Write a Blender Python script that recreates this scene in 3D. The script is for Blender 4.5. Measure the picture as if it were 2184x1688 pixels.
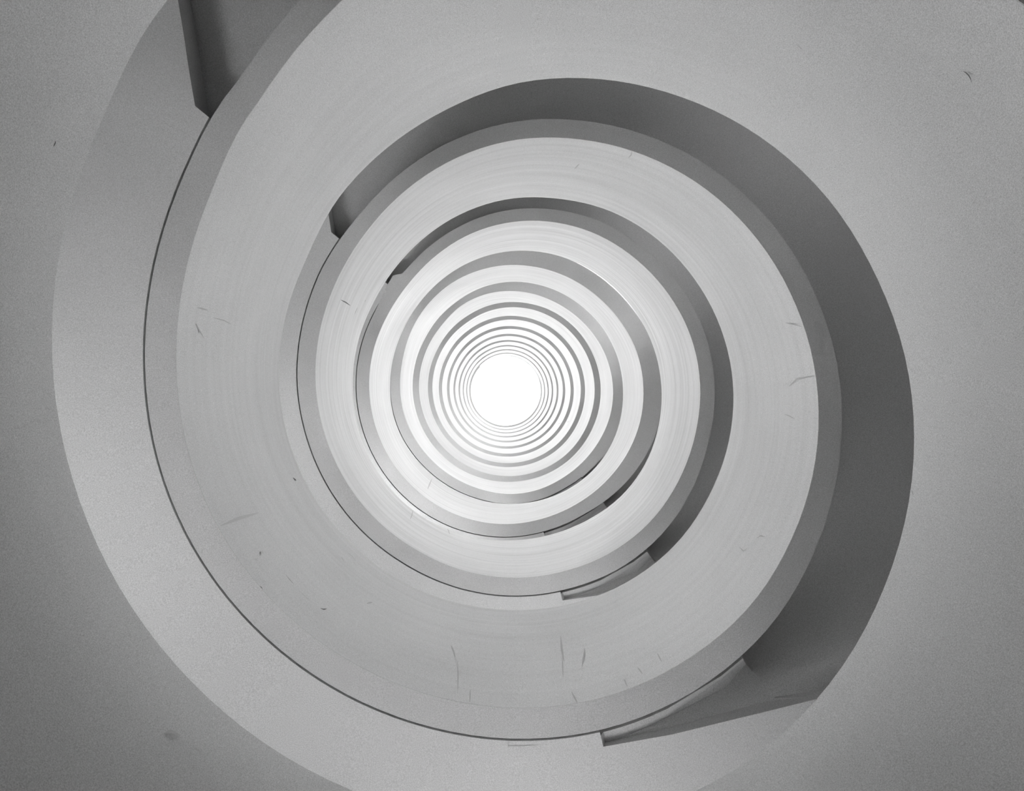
import bpy, bmesh, math, random
from mathutils import Vector

scene = bpy.context.scene
for o in list(bpy.data.objects):
    bpy.data.objects.remove(o)
COL = scene.collection

# ------------------------------------------------------------------ measures
W, H = 2184, 1688
F = 1750.0                    # focal length in pixels of the 2184-wide frame
CX, CY = 1076.0, 838.5        # where the zenith falls in the frame
R = 1.70                      # radius of the open stairwell
AX, AY = 0.035 * R, -0.062 * R   # axis of the well relative to the lens
QZ = F * R / 1000.0           # metres of height per unit of the height tables
PITCH = 0.98 * QZ             # storey height
R_OUT = 3.25                  # outer wall of the stair tower
FLOOR_Z = -1.45
N_TURN = 13
TOP_Q = 13.3
Z_TOP = TOP_Q * QZ

# ------------------------------------------------------------------ camera
cam_d = bpy.data.cameras.new('camera')
cam = bpy.data.objects.new('camera', cam_d)
COL.objects.link(cam)
cam.location = (0, 0, 0)
cam.rotation_euler = (math.pi, 0, 0)      # straight up, picture top = -Y
cam_d.sensor_width = 36.0
cam_d.lens = 36.0 * F / W
cam_d.shift_x = (W / 2 - CX) / W
cam_d.shift_y = -(H / 2 - CY) / W
cam_d.clip_start = 0.05
cam_d.clip_end = 300
scene.camera = cam

# ------------------------------------------------------------------ world, light, exposure
world = bpy.data.worlds.new('sky')
scene.world = world
world.use_nodes = True
bg = world.node_tree.nodes['Background']
bg.inputs[0].default_value = (1, 1, 1, 1)
bg.inputs[1].default_value = 1.6
world.cycles.sampling_method = 'NONE'

def area(name, loc, target, power, sx, sy=None, spread=180.0):
    d = bpy.data.lights.new(name, 'AREA')
    d.energy = power
    d.spread = math.radians(spread)
    if sy is None:
        d.shape = 'DISK'; d.size = sx
    else:
        d.shape = 'RECTANGLE'; d.size = sx; d.size_y = sy
    o = bpy.data.objects.new(name, d)
    COL.objects.link(o)
    o.location = loc
    o.rotation_euler = (Vector(target) - Vector(loc)).to_track_quat('-Z', 'Y').to_euler()
    return o

SKYLIGHT_W = 900.0
WINDOW_P = [82.0, 82.0, 100.0, 95.0] + [90.0] * 9
FLIGHT_P = [11.0, 21.0, 140.0, 150.0] + [160.0] * 9
GROUND_W = 32.0
# daylight through the round skylight at the head of the well
area('skylight_daylight', (AX, AY, Z_TOP - 0.05), (AX, AY, 0), SKYLIGHT_W, 2 * R * 0.98, None, 19.0)
# daylight through the landing windows of every storey (lower-left side of the tower)
for j in range(N_TURN):
    zc = (0.86 + 0.98 * j) * QZ
    for deg in ((200, 272) if j < 2 else (228,)):
        a = math.radians(deg)
        area('landing_window_daylight', (AX + 3.15 * math.cos(a), AY - 3.15 * math.sin(a), zc),
             (AX, AY, zc), WINDOW_P[j] * (0.55 if j < 2 else 1.0), 2.2, 1.2)
# unseen fill lights added on the flight side, brightening the parapet faces opposite
for j in range(N_TURN):
    if FLIGHT_P[j] <= 0:
        continue
    a = math.radians(50)
    zc = ((1.62 if j < 2 else 1.84) + 0.98 * j) * QZ
    area('flight_side_fill', (AX + 3.15 * math.cos(a), AY - 3.15 * math.sin(a), zc),
         (AX, AY, zc), FLIGHT_P[j], 2.6, 1.0 if j < 2 else 0.25)
# daylight from the ground floor doors
GROUND_A = 232.0
a = math.radians(GROUND_A)
area('door_daylight', (AX + 3.1 * math.cos(a), AY - 3.1 * math.sin(a), -0.35), (AX, AY, -0.1), GROUND_W, 2.4, 1.7)

scene.view_settings.view_transform = 'Standard'
scene.view_settings.look = 'None'
scene.view_settings.exposure = 0.06
scene.view_settings.gamma = 1.0
scene.view_settings.use_curve_mapping = False
scene.cycles.max_bounces = 6
scene.cycles.diffuse_bounces = 4
scene.cycles.use_adaptive_sampling = True
scene.cycles.adaptive_threshold = 0.15
scene.cycles.adaptive_min_samples = 12
scene.cycles.use_denoising = True
scene.cycles.sample_clamp_indirect = 8.0

# ------------------------------------------------------------------ height tables (every 15 deg from 135 deg)
RIM_T = [
 [0.931, 0.971, 0.990, 1.005, 1.018, 1.026, 1.030, 1.029, 1.026, 1.020, 1.016, 1.030, 1.062, 1.107, 1.154, 1.208, 1.27, 1.327, 1.393, 1.465, 1.537, 1.614, 1.714, 1.802],
 [1.881, 1.970, 1.995, 2.008, 2.023, 2.029, 2.036, 2.031, 2.033, 2.029, 2.017, 2.011, 2.021, 2.056, 2.088, 2.132, 2.19, 2.255, 2.32, 2.393, 2.487, 2.566, 2.668, 2.782],
 [2.888, 2.964, 2.982, 2.985, 2.975, 2.950, 2.935, 2.938, 2.955, 2.985, 2.993, 2.983, 2.963, 2.985, 3.04, 3.102, 3.168, 3.239, 3.304, 3.368, 3.437, 3.52, 3.62, 3.735],
 [3.845, 3.925, 3.955, 3.956, 3.945, 3.945, 3.960, 3.968, 3.970, 3.967, 3.945, 3.930, 3.930, 3.965, 4.032, 4.105, 4.168, 4.235, 4.315, 4.375, 4.43, 4.49, 4.58, 4.71]]
BOT_T = [
 [1.261, 1.324, 1.358, 1.378, 1.388, 1.396, 1.403, 1.405, 1.402, 1.394, 1.391, 1.401, 1.418, 1.459, 1.505, 1.56, 1.622, 1.685, 1.751, 1.823, 1.897, 1.97, 2.061, 2.163],
 [2.259, 2.326, 2.367, 2.392, 2.414, 2.422, 2.422, 2.418, 2.397, 2.379, 2.370, 2.360, 2.370, 2.408, 2.449, 2.483, 2.534, 2.603, 2.673, 2.738, 2.820, 2.916, 3.034, 3.17],
 [3.290, 3.345, 3.345, 3.342, 3.339, 3.333, 3.325, 3.322, 3.330, 3.352, 3.390, 3.415, 3.425, 3.430, 3.45, 3.497, 3.56, 3.656, 3.74, 3.80, 3.85, 3.89, 3.94, 4.00],
 [4.090, 4.193, 4.297, 4.330, 4.345, 4.375, 4.410, 4.415, 4.400, 4.350, 4.350, 4.395, 4.415, 4.420, 4.425, 4.475, 4.56, 4.66, 4.76, 4.83, 4.86, 4.88, 4.92, 5.00]]
RIM_G = RIM_T[1]
BOT_G = BOT_T[1]

def table(T, G, gbase):
    """continuous sampled heights (in table units): measured storeys, then the regular pitch"""
    v = []
    for row in T:
        v += row
    for k in range(len(T), N_TURN + 2):
        v += [gbase + 0.98 * (k - 4) + (g - G[0]) for g in G]
    return v
RIM_V = table(RIM_T, RIM_G, 4.80)
BOT_V = table(BOT_T, BOT_G, 5.16)

def lookup(V, phi):
    t = (phi - 135.0) / 15.0
    if t <= 0:
        return V[0] + (V[1] - V[0]) * t * 1.0
    n = len(V)
    i = min(int(t), n - 2)
    u = min(t - i, 1.0)
    p0 = V[max(i - 1, 0)]; p1 = V[i]; p2 = V[i + 1]; p3 = V[min(i + 2, n - 1)]
    return p1 + 0.5 * u * (p2 - p0 + u * (2 * p0 - 5 * p1 + 4 * p2 - p3 + u * (3 * (p1 - p2) + p3 - p0)))

def z_rim(phi):
    return min(lookup(RIM_V, phi), TOP_Q - 0.01) * QZ
def z_bot(phi):
    """underside of the parapet at unrolled angle phi (landing k lies at 137..308 + 360 k)"""
    if phi < 495:
        off = 0.938 + 0.060 * max(0.0, min(1.0, (phi - 410.0) / 85.0))
        if phi < 380:
            off += 0.14 * min(1.0, (380 - phi) / 60.0)
        return (lookup(BOT_V, max(phi, 135.0)) - off) * QZ
    return lookup(BOT_V, phi - 360.0) * QZ

def r_out(phi):
    """outer radius of the parapet: slightly thicker along the landings"""
    p = phi % 360
    on = 1.0 if 150 < p < 300 else (max(0, (p - 132) / 18) if 132 < p <= 150 else (max(0, 1 - (p - 300) / 40) if 300 <= p < 340 else 0))
    thick = 1.077 if phi < 137 + 360 * 3 else (1.135 if phi < 137 + 360 * 4 else 1.125)
    return R * (thick + (1.091 - thick) * on)

FLARE = [(60, 0.0), (135, 0.15), (165, 0.55), (195, 0.85), (225, 1.0), (270, 0.9), (305, 0.75), (330, 0.45), (360, 0.12), (395, 0.0), (500, 0.0)]  # amount of the added lean that dims the lowest wall, by angle
def flare(phi, depth):
    """slight outward lean added to the lowest wall, so its darker side catches less skylight"""
    for (p0, v0), (p1, v1) in zip(FLARE, FLARE[1:]):
        if p0 <= phi <= p1:
            return 0.036 * (v0 + (v1 - v0) * smooth((phi - p0) / (p1 - p0))) * min(max(depth, 0.0), 1.5) ** 2
    return 0.0

def smooth(t):
    t = max(0.0, min(1.0, t))
    return t * t * (3 - 2 * t)

def P(phi, rad, z):
    a = math.radians(phi)
    return (AX + rad * math.cos(a), AY - rad * math.sin(a), z)

def back(px, py, z):
    """plan position seen at a pixel at height z, as polar (phi, radius) about the well axis"""
    x = (px - CX) * z / F - AX
    y = (py - CY) * z / F - AY
    return x, -y

# ------------------------------------------------------------------ materials
def nodes_of(m):
    m.use_nodes = True
    nt = m.node_tree
    return nt, nt.nodes['Principled BSDF']

def plaster(name, base, streak=0.0, blotch=0.06, grain=0.10, rough=0.85, fine=11.0, gs=200.0, by_height=False):
    m = bpy.data.materials.new(name)
    nt, b = nodes_of(m)
    N, L = nt.nodes.new, nt.links.new
    tc = N('ShaderNodeTexCoord')
    uv = N('ShaderNodeUVMap'); uv.uv_map = 'UVMap'
    # long brush / formwork streaks running round the wall
    mp = N('ShaderNodeMapping'); mp.inputs['Scale'].default_value = (0.45, fine, 1.0)
    L(uv.outputs[0], mp.inputs[0])
    n1 = N('ShaderNodeTexNoise'); n1.inputs['Scale'].default_value = 1.0; n1.inputs['Detail'].default_value = 5.0
    n1.inputs['Roughness'].default_value = 0.62
    L(mp.outputs[0], n1.inputs['Vector'])
    n2 = N('ShaderNodeTexNoise'); n2.inputs['Scale'].default_value = 1.3; n2.inputs['Detail'].default_value = 4.0
    L(tc.outputs['Object'], n2.inputs['Vector'])
    n3 = N('ShaderNodeTexNoise'); n3.inputs['Scale'].default_value = gs; n3.inputs['Detail'].default_value = 2.0
    L(tc.outputs['Object'], n3.inputs['Vector'])
    def centred(n, amp, gain=1.0):
        mr = N('ShaderNodeMapRange')
        mr.inputs['From Min'].default_value = 0.5 - 0.28 / gain; mr.inputs['From Max'].default_value = 0.5 + 0.28 / gain
        mr.inputs['To Min'].default_value = -amp; mr.inputs['To Max'].default_value = amp
        L(n.outputs['Fac'], mr.inputs['Value'])
        return mr.outputs[0]
    def add(a_, b_):
        q = N('ShaderNodeMath'); q.operation = 'ADD'
        L(a_, q.inputs[0]); L(b_, q.inputs[1])
        return q.outputs[0]
    a1, a2, a3 = centred(n1, streak), centred(n2, blotch), centred(n3, grain)
    if by_height:      # weather streaks build up towards the head of the well, the coarse sandy finish is on the lower turns
        xyz = N('ShaderNodeSeparateXYZ'); L(tc.outputs['Object'], xyz.inputs[0])
        def by_z(sock, z0, z1, v0, v1):
            mr = N('ShaderNodeMapRange')
            for nm, v in (('From Min', z0), ('From Max', z1), ('To Min', v0), ('To Max', v1)):
                mr.inputs[nm].default_value = v
            L(xyz.outputs['Z'], mr.inputs['Value'])
            q_ = N('ShaderNodeMath'); q_.operation = 'MULTIPLY'
            L(sock, q_.inputs[0]); L(mr.outputs[0], q_.inputs[1])
            return q_.outputs[0]
        a1 = by_z(a1, 3.5, 8.5, 0.06, 1.0)
        a3 = by_z(a3, 4.0, 12.0, 1.0, 0.25)
    s = add(add(a1, a2), a3)
    q = N('ShaderNodeMath'); q.operation = 'MULTIPLY_ADD'
    L(s, q.inputs[0]); q.inputs[1].default_value = base; q.inputs[2].default_value = base
    cl = N('ShaderNodeClamp'); L(q.outputs[0], cl.inputs[0]); cl.inputs[2].default_value = 0.96
    df = N('ShaderNodeBsdfDiffuse')
    L(cl.outputs[0], df.inputs['Color'])
    L(df.outputs[0], nt.nodes['Material Output'].inputs['Surface'])
    nt.nodes.remove(b)
    return m

M_FACE = plaster('painted_plaster', 0.62, streak=0.17, blotch=0.045, grain=0.28, fine=14.0, gs=230.0, by_height=True)
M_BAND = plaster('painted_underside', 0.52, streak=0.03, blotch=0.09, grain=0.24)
M_SOFF = plaster('painted_soffit', 0.6, streak=0.0, blotch=0.03, grain=0.24)
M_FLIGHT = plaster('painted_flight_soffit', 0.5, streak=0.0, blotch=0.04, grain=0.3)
M_WALL = plaster('tower_wall', 0.5, streak=0.0, blotch=0.05)
M_FLOOR = plaster('ground_floor', 0.06, streak=0.0, blotch=0.10, rough=0.6)
M_MARK = plaster('dark_scratch', 0.16, streak=0.0, blotch=0.2)
M_SCUFF = plaster('soft_grey_smudge', 0.54, streak=0.0, blotch=0.1)
M_MARKL = plaster('faint_grey_scuff', 0.46, streak=0.0, blotch=0.1)

def emissive(name, strength):
    m = bpy.data.materials.new(name)
    nt, b = nodes_of(m)
    b.inputs['Base Color'].default_value = (0.9, 0.9, 0.9, 1)
    b.inputs['Emission Color'].default_value = (1, 1, 1, 1)
    b.inputs['Emission Strength'].default_value = strength
    m.cycles.emission_sampling = 'NONE'
    return m
M_SKY = emissive('overcast_lit_skylight_glass', 1.5)

# ------------------------------------------------------------------ mesh helpers
def strip_mesh(name, rows, mat, parent=None, closed_profile=False, uvs=None):
    """rows: list of profiles, each a list of points; neighbours are bridged by quads"""
    n, m = len(rows), len(rows[0])
    verts = [p for r in rows for p in r]
    faces = []
    for i in range(n - 1):
        for j in range(m if closed_profile else m - 1):
            a0 = i * m + j; a1 = i * m + (j + 1) % m
            b0 = a0 + m; b1 = a1 + m
            faces.append((a0, b0, b1, a1))
    if closed_profile:
        faces.append(tuple(range(m)))
        faces.append(tuple((n - 1) * m + k for k in reversed(range(m))))
    me = bpy.data.meshes.new(name)
    me.from_pydata(verts, [], faces)
    me.update()
    bm = bmesh.new(); bm.from_mesh(me)
    bmesh.ops.recalc_face_normals(bm, faces=bm.faces) if closed_profile else None
    ul = bm.loops.layers.uv.new('UVMap')
    for f in bm.faces:
        for lo in f.loops:
            k = lo.vert.index
            x, y, z = lo.vert.co
            lo[ul].uv = uvs[k] if uvs else (x, y)
    bm.to_mesh(me); bm.free()
    me.shade_smooth()
    me.set_sharp_from_angle(angle=math.radians(32))
    me.materials.append(mat)
    o = bpy.data.objects.new(name, me)
    COL.objects.link(o)
    if parent:
        o.parent = parent
    return o

def frange(a_, b_, step):
    n = max(1, int(math.ceil((b_ - a_) / step)))
    return [a_ + (b_ - a_) * i / n for i in range(n + 1)]

def parapet(phis, parent, face_mat):
    rows, uvs, brow, buv = [], [], [], []
    for ph in phis:
        zr, zb, ro = z_rim(ph), z_bot(ph), r_out(ph)
        L_ = math.radians(ph) * R
        z0 = zb + 0.006
        inner = [(R, z0)]
        if phis[0] < 100:
            inner = [(R + flare(ph, (zr - z0) * (1 - i / 10)), z0 + (zr - z0) * i / 10) for i in range(10)]
        prof = inner + [(R, zr - 0.012), (R + 0.012, zr), (ro - 0.012, zr), (ro, zr - 0.012), (ro, z0)]
        rows.append([P(ph, r, z) for r, z in prof])
        base = z_bot(ph)
        uvs += [(L_, z - base) for r, z in prof]
        ri = inner[0][0]
        bp = [(ri, zb), (ri, zb + 0.006), (ro, zb + 0.006), (ro, zb)]
        brow.append([P(ph, r, z) for r, z in bp])
        buv += [(L_, r * 0.5) for r, z in bp]
    w = strip_mesh('parapet_wall', rows, face_mat, parent, True, uvs)
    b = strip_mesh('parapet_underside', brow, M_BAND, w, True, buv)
    return w, b

# plan outline of the landing ends, read once on the first landing's soffit plane
zs0 = z_bot(137 + 360)
ZL = z_bot(240 + 360)
ax1, ay1 = back(415, 225, zs0 * 1.01)
ax2, ay2 = back(388, 0, zs0 * 1.0)
bx1, by1 = back(1300, 1590, ZL)
bx2, by2 = back(1740, 1497, ZL)
PHI_S = math.degrees(math.atan2(ay1, ax1)) % 360
RHO_S = math.hypot(ax1, ay1)
GAP = 0.011

def line_hit(x1, y1, x2, y2, rho):
    dx, dy = x2 - x1, y2 - y1
    a_ = dx * dx + dy * dy
    b_ = 2 * (x1 * dx + y1 * dy)
    c_ = x1 * x1 + y1 * y1 - rho * rho
    d_ = max(b_ * b_ - 4 * a_ * c_, 0.0)
    t = (-b_ + math.sqrt(d_)) / (2 * a_)
    return math.degrees(math.atan2(y1 + dy * t, x1 + dx * t)) % 360

def phi_start(rho):
    if rho <= RHO_S:
        return PHI_S
    return line_hit(ax1, ay1, ax2, ay2, rho)
RHO_E = math.hypot(bx1, by1)
def phi_end(rho):
    if rho <= RHO_E:
        return math.degrees(math.atan2(by1, bx1)) % 360 - 1.0
    return line_hit(bx1, by1, bx2, by2, rho)

def flight_rise(phi, rho, pe):
    """height of the flight's soffit above the parapet underside"""
    s = math.radians(phi - pe) * rho
    edge = smooth(s / 0.02)
    h = 0.085 * edge + 0.385 * smooth(s / 1.0)
    turn = 360 * math.floor(pe / 360.0)
    tail = 1.0 - 0.6 * smooth((phi - turn - 430) / 50)
    inner = 1.0 - smooth((rho - RHO_S + 0.02) / 0.07)
    past = smooth((phi - 308.4 - turn) / 0.6)
    groove = smooth((rho - R_IN) / 0.20)      # before the step the soffit runs almost flush along the parapet
    shallow = 0.03 * edge + (h - 0.03 * edge) * groove
    h = shallow + (h - shallow) * past
    return max(h, 0.30 * past * inner) * tail

R_IN = R * 1.091 + GAP
RHOS = sorted([0.0, 0.02, 0.04, 0.075, 0.13, 0.17, 0.22, 0.3, 0.38, 0.5, 0.65, 0.9, 1.15, R_OUT - 0.005 - R_IN, RHO_S - R_IN, RHO_S - R_IN + 0.004])

def sheet(name, rowgrid, thick, mat, parent):
    """a slab: grid of points (the soffit) with a top side 'thick' above"""
    n, m = len(rowgrid), len(rowgrid[0])
    verts = [p for r in rowgrid for p in r]
    nv = len(verts)
    verts += [(x, y, z + thick) for x, y, z in verts]
    faces = []
    for i in range(n - 1):
        for j in range(m - 1):
            a0 = i * m + j
            q = (a0, a0 + 1, a0 + m + 1, a0 + m)
            faces.append(q)
            faces.append(tuple(v + nv for v in reversed(q)))
    border = [(j, 0, j + 1, 0) for j in range(m - 1)]
    ring = [j for j in range(m)] + [i * m + m - 1 for i in range(1, n)] + \
           [(n - 1) * m + j for j in range(m - 2, -1, -1)] + [i * m for i in range(n - 2, 0, -1)]
    for k in range(len(ring)):
        u, v = ring[k], ring[(k + 1) % len(ring)]
        faces.append((v, u, u + nv, v + nv))
    me = bpy.data.meshes.new(name)
    me.from_pydata(verts, [], faces)
    bm = bmesh.new(); bm.from_mesh(me)
    bmesh.ops.recalc_face_normals(bm, faces=bm.faces)
    ul = bm.loops.layers.uv.new('UVMap')
    for f in bm.faces:
        for lo in f.loops:
            lo[ul].uv = (lo.vert.co.x, lo.vert.co.y)
    bm.to_mesh(me); bm.free()
    me.shade_smooth()
    me.set_sharp_from_angle(angle=math.radians(32))
    me.materials.append(mat)
    o = bpy.data.objects.new(name, me)
    COL.objects.link(o)
    o.parent = parent
    return o

def landing(k, parent):
    grid = []
    for d in RHOS:
        row = []
        n = 70
        for i in range(n + 1):
            t = i / n
            rr = R_IN + d
            a0, a1 = phi_start(rr), phi_end(rr)
            ph = a0 + (a1 - a0) * t
            rad = rr if d > 0 else min(rr, r_out(ph) + GAP)
            row.append(P(ph, min(rad, R_OUT - 0.005), z_bot(ph + 360 * k)))
        grid.append(row)
    return sheet('landing_slab', grid, 0.20, M_SOFF, parent)

def flight(k, parent):
    grid = []
    for d in RHOS:
        row = []
        rr = R_IN + d
        a0, a1 = phi_end(rr), phi_start(rr) + 360
        # fine samples beyond the fold line and around the step, then regular ones
        phs = [a0 + math.degrees(q / rr) for q in (0.0, 0.005, 0.010, 0.015, 0.02, 0.03, 0.05, 0.08, 0.12, 0.18, 0.26, 0.36)]
        phs += [max(p, a0 + 0.05 * (i + 1)) for i, p in enumerate((304.0, 308.4, 308.55, 308.7, 308.85, 309.0))]
        phs.sort()
        e0 = phs[-1]
        phs += [e0 + (a1 - e0) * i / 64 for i in range(1, 65)]
        for ph in phs:
            rad = rr if d > 0 else min(rr + 0.02, r_out(ph) + (GAP + 0.016 if ph < 308.5 else 0.004))
            row.append(P(ph, min(rad, R_OUT - 0.005), z_bot(ph + 360 * k) + flight_rise(ph + 360 * k, rr, a0 + 360 * k)))
        grid.append(row)
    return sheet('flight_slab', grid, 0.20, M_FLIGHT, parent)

ORD = ['lowest and widest', 'second', 'third', 'fourth', 'fifth', 'sixth', 'seventh', 'eighth', 'ninth', 'tenth', 'eleventh', 'twelfth', 'topmost']
LABELS = {
 0: 'lowest, widest turn of the grey plaster spiral stair, filling the edges of the view',
 1: 'second turn up of the spiral stair, grey parapet above a broad dark flight underside',
 2: 'third turn up of the spiral stair, pale streaked parapet with a narrow dark underside',
 12: 'topmost turn of the spiral stair, hair-thin ring right around the white skylight',
}
S0 = 137.0
turns, walls, slabs = [], [], []
for k in range(N_TURN):
    e = bpy.data.objects.new('spiral_stair_turn', None)
    COL.objects.link(e)
    e['label'] = LABELS.get(k, ORD[k] + ' turn up of the white spiral stair, a ring of parapet over a grey underside')
    e['category'] = 'staircase'
    e['group'] = 'turns of the spiral stair'
    turns.append(e)
    a0 = 62.0 if k == 0 else S0 + 360 * k
    a1 = S0 + 360 * (k + 1)
    w, b = parapet(frange(a0, a1, 3.0), e, M_FACE)
    walls.append(w)
    slab = None
    if k > 0:
        slab = landing(k, e)
    slabs.append(slab)
    if k < N_TURN - 1:
        flight(k, e)

# ------------------------------------------------------------------ the tower around the stair
def struct(o):
    o['kind'] = 'structure'
    return o

def disc_ring(name, r0, r1, z, thick, mat, n=96):
    rows = []
    for i in range(n + 1):
        ph = 360.0 * i / n
        rows.append([P(ph, r0, z), P(ph, r1, z), P(ph, r1, z + thick), P(ph, r0, z + thick)])
    return strip_mesh(name, rows, mat, None, True)

struct(disc_ring('wall_outer', R_OUT, R_OUT + 0.3, FLOOR_Z - 0.2, Z_TOP - FLOOR_Z + 0.5, M_WALL))
struct(disc_ring('floor', 0.001, R_OUT - 0.001, FLOOR_Z - 0.2, 0.2, M_FLOOR))
struct(disc_ring('ceiling', R * 0.995, R_OUT - 0.001, Z_TOP, 0.25, M_WALL))
sk = struct(disc_ring('window_1', 0.001, R * 0.994, Z_TOP + 0.15, 0.02, M_SKY))

# ------------------------------------------------------------------ scratches, cracks and scuffs in the plaster
def on_wall(px, py, lift=0.0015):
    """point of the well's wall seen at a pixel"""
    dx, dy = (px - CX) / F, (py - CY) / F
    rr = R - lift
    for _ in range(3):
        a_ = dx * dx + dy * dy
        b_ = -2 * (dx * AX + dy * AY)
        c_ = AX * AX + AY * AY - rr * rr
        t = (-b_ + math.sqrt(b_ * b_ - 4 * a_ * c_)) / (2 * a_)
        ph = math.degrees(math.atan2(-(dy * t - AY), dx * t - AX)) % 360
        ph += 360 if ph < 62 else 0
        rr = R - lift + flare(ph, z_rim(ph) - t)
    return Vector((dx * t, dy * t, t))

def ribbon(name, pts, widths, normal_of, mat, parent):
    verts, faces = [], []
    n = len(pts)
    for i, p in enumerate(pts):
        d = (pts[min(i + 1, n - 1)] - pts[max(i - 1, 0)]).normalized()
        s_ = d.cross(normal_of(p)).normalized() * widths[i] * 0.5
        verts += [tuple(p - s_), tuple(p + s_)]
    for i in range(n - 1):
        faces.append((2 * i, 2 * i + 1, 2 * i + 3, 2 * i + 2))
    me = bpy.data.meshes.new(name)
    me.from_pydata(verts, [], faces)
    ul = me.uv_layers.new(name='UVMap')
    for lo in me.loops:
        v = me.vertices[lo.vertex_index].co
        ul.data[lo.index].uv = (v.x, v.z)
    me.materials.append(mat)
    o = bpy.data.objects.new(name, me)
    COL.objects.link(o)
    o.parent = parent
    return o

def resample(px, sub=4):
    out = []
    for (x0, y0), (x1, y1) in zip(px, px[1:]):
        out += [(x0 + (x1 - x0) * i / sub, y0 + (y1 - y0) * i / sub) for i in range(sub)]
    return out + [px[-1]]

def wall_mark(k, px, width, dark=False, name='scratch'):
    px = resample(px)
    pts = [on_wall(x, y) for x, y in px]
    n = len(pts)
    ws = [max(0.25, math.sin(math.pi * (i + 0.6) / (n + 0.2))) * width * p.z / F for i, p in enumerate(pts)]
    return ribbon(name, pts, ws, lambda p: Vector((p.x - AX, p.y - AY, 0)).normalized(), M_MARK if dark else (M_SCUFF if name == 'scuff' else M_MARKL), walls[k])

# lowest turn
wall_mark(0, [(2054, 152), (2060, 155), (2066, 161), (2070, 168), (2072, 176)], 3.4, True, 'crack')
wall_mark(0, [(119, 301), (117, 307), (114, 313)], 4.5, True)
wall_mark(0, [(1700, 96), (1706, 101), (1712, 106)], 3)
wall_mark(0, [(350, 1566), (366, 1560), (384, 1569)], 9, False, 'scuff')
wall_mark(0, [(366, 1578), (374, 1570), (386, 1574)], 6, False, 'scuff')
wall_mark(0, [(413, 1598), (420, 1599), (429, 1606)], 6, False, 'scuff')
wall_mark(0, [(2162, 538), (2165, 541)], 4)
wall_mark(0, [(2008, 764), (2010, 772)], 2.5)
wall_mark(0, [(1944, 1046), (1948, 1056)], 4)
# second turn
wall_mark(1, [(1196, 1358), (1198, 1385), (1203, 1412)], 4.5)
wall_mark(1, [(1199, 1400), (1200, 1425), (1201, 1446)], 2.6)
wall_mark(1, [(1247, 1383), (1245, 1402), (1241, 1421)], 3.4)
wall_mark(1, [(1219, 1476), (1225, 1488), (1231, 1499)], 4)
wall_mark(1, [(963, 1378), (968, 1390), (971, 1403)], 3)
wall_mark(1, [(976, 1410), (977, 1445), (976, 1480)], 2)
wall_mark(1, [(1003, 1472), (1002, 1498)], 3)
wall_mark(1, [(1360, 1424), (1370, 1438)], 3)
wall_mark(1, [(1402, 1394), (1411, 1412)], 2.6)
wall_mark(1, [(1326, 1452), (1332, 1450), (1338, 1466)], 2.6)
wall_mark(1, [(421, 656), (432, 659), (443, 662)], 4)
wall_mark(1, [(418, 690), (426, 706), (435, 722)], 3.5)
wall_mark(1, [(455, 678), (478, 684), (493, 692)], 2.5)
wall_mark(1, [(470, 1122), (510, 1106), (552, 1094)], 7, False, 'scuff')
wall_mark(1, [(556, 1184), (560, 1176), (564, 1184)], 5, False, 'scuff')
wall_mark(1, [(625, 1020), (632, 1025)], 4.5, True)
wall_mark(1, [(555, 1251), (560, 1256)], 4, True)
wall_mark(1, [(610, 1227), (618, 1237), (627, 1247)], 2, True)
wall_mark(1, [(636, 1258), (650, 1272), (664, 1284)], 2)
wall_mark(1, [(684, 1298), (690, 1300), (697, 1299)], 3, True)
wall_mark(1, [(782, 1288), (790, 1286), (794, 1285)], 4)
wall_mark(1, [(740, 1178), (750, 1186), (758, 1196)], 2.5)
wall_mark(1, [(752, 1198), (760, 1206)], 2.5)
wall_mark(1, [(728, 1188), (734, 1198)], 2.2)
wall_mark(1, [(1675, 689), (1692, 692), (1711, 697)], 3)
wall_mark(1, [(1683, 824), (1700, 808), (1736, 802)], 4)
wall_mark(1, [(1614, 1148), (1622, 1143), (1631, 1146)], 3.5)
wall_mark(1, [(1576, 1167), (1586, 1176), (1596, 1168)], 2.4)
wall_mark(1, [(1674, 884), (1684, 888), (1695, 894)], 2.4)
# third turn
wall_mark(2, [(727, 640), (737, 645), (747, 652)], 2.4, True)
wall_mark(2, [(757, 670), (759, 664), (763, 656)], 2.4, True)
wall_mark(2, [(778, 644), (780, 640)], 2.4, True)
wall_mark(2, [(880, 1089), (879, 1098), (875, 1108)], 2.6)
wall_mark(2, [(912, 1044), (916, 1034), (921, 1022)], 3)
wall_mark(2, [(955, 1128), (959, 1140)], 2.4)
wall_mark(2, [(1128, 1222), (1140, 1220), (1150, 1216)], 2)
wall_mark(2, [(1348, 322), (1346, 331), (1340, 337)], 2.6)
wall_mark(2, [(1235, 350), (1226, 360)], 3)
# upper turns
wall_mark(4, [(1189, 906), (1192, 904), (1196, 903)], 2)
wall_mark(3, [(1209, 901), (1214, 899)], 2)

# pencilled outline on the lowest landing's soffit
zp = z_bot(272 + 360) - 0.0015
def soff(px, py):
    return Vector(((px - CX) * zp / F, (py - CY) * zp / F, zp))
for seg in ([(1084, 1582), (1084, 1593)], [(1084, 1593), (1112, 1592), (1140, 1590), (1192, 1586)], [(1192, 1586), (1192, 1578)]):
    pts = [soff(*p) for p in resample(seg)]
    ribbon('pencil_line', pts, [1.6 * zp / F] * len(pts), lambda p: Vector((0, 0, 1)), M_MARKL, slabs[1])
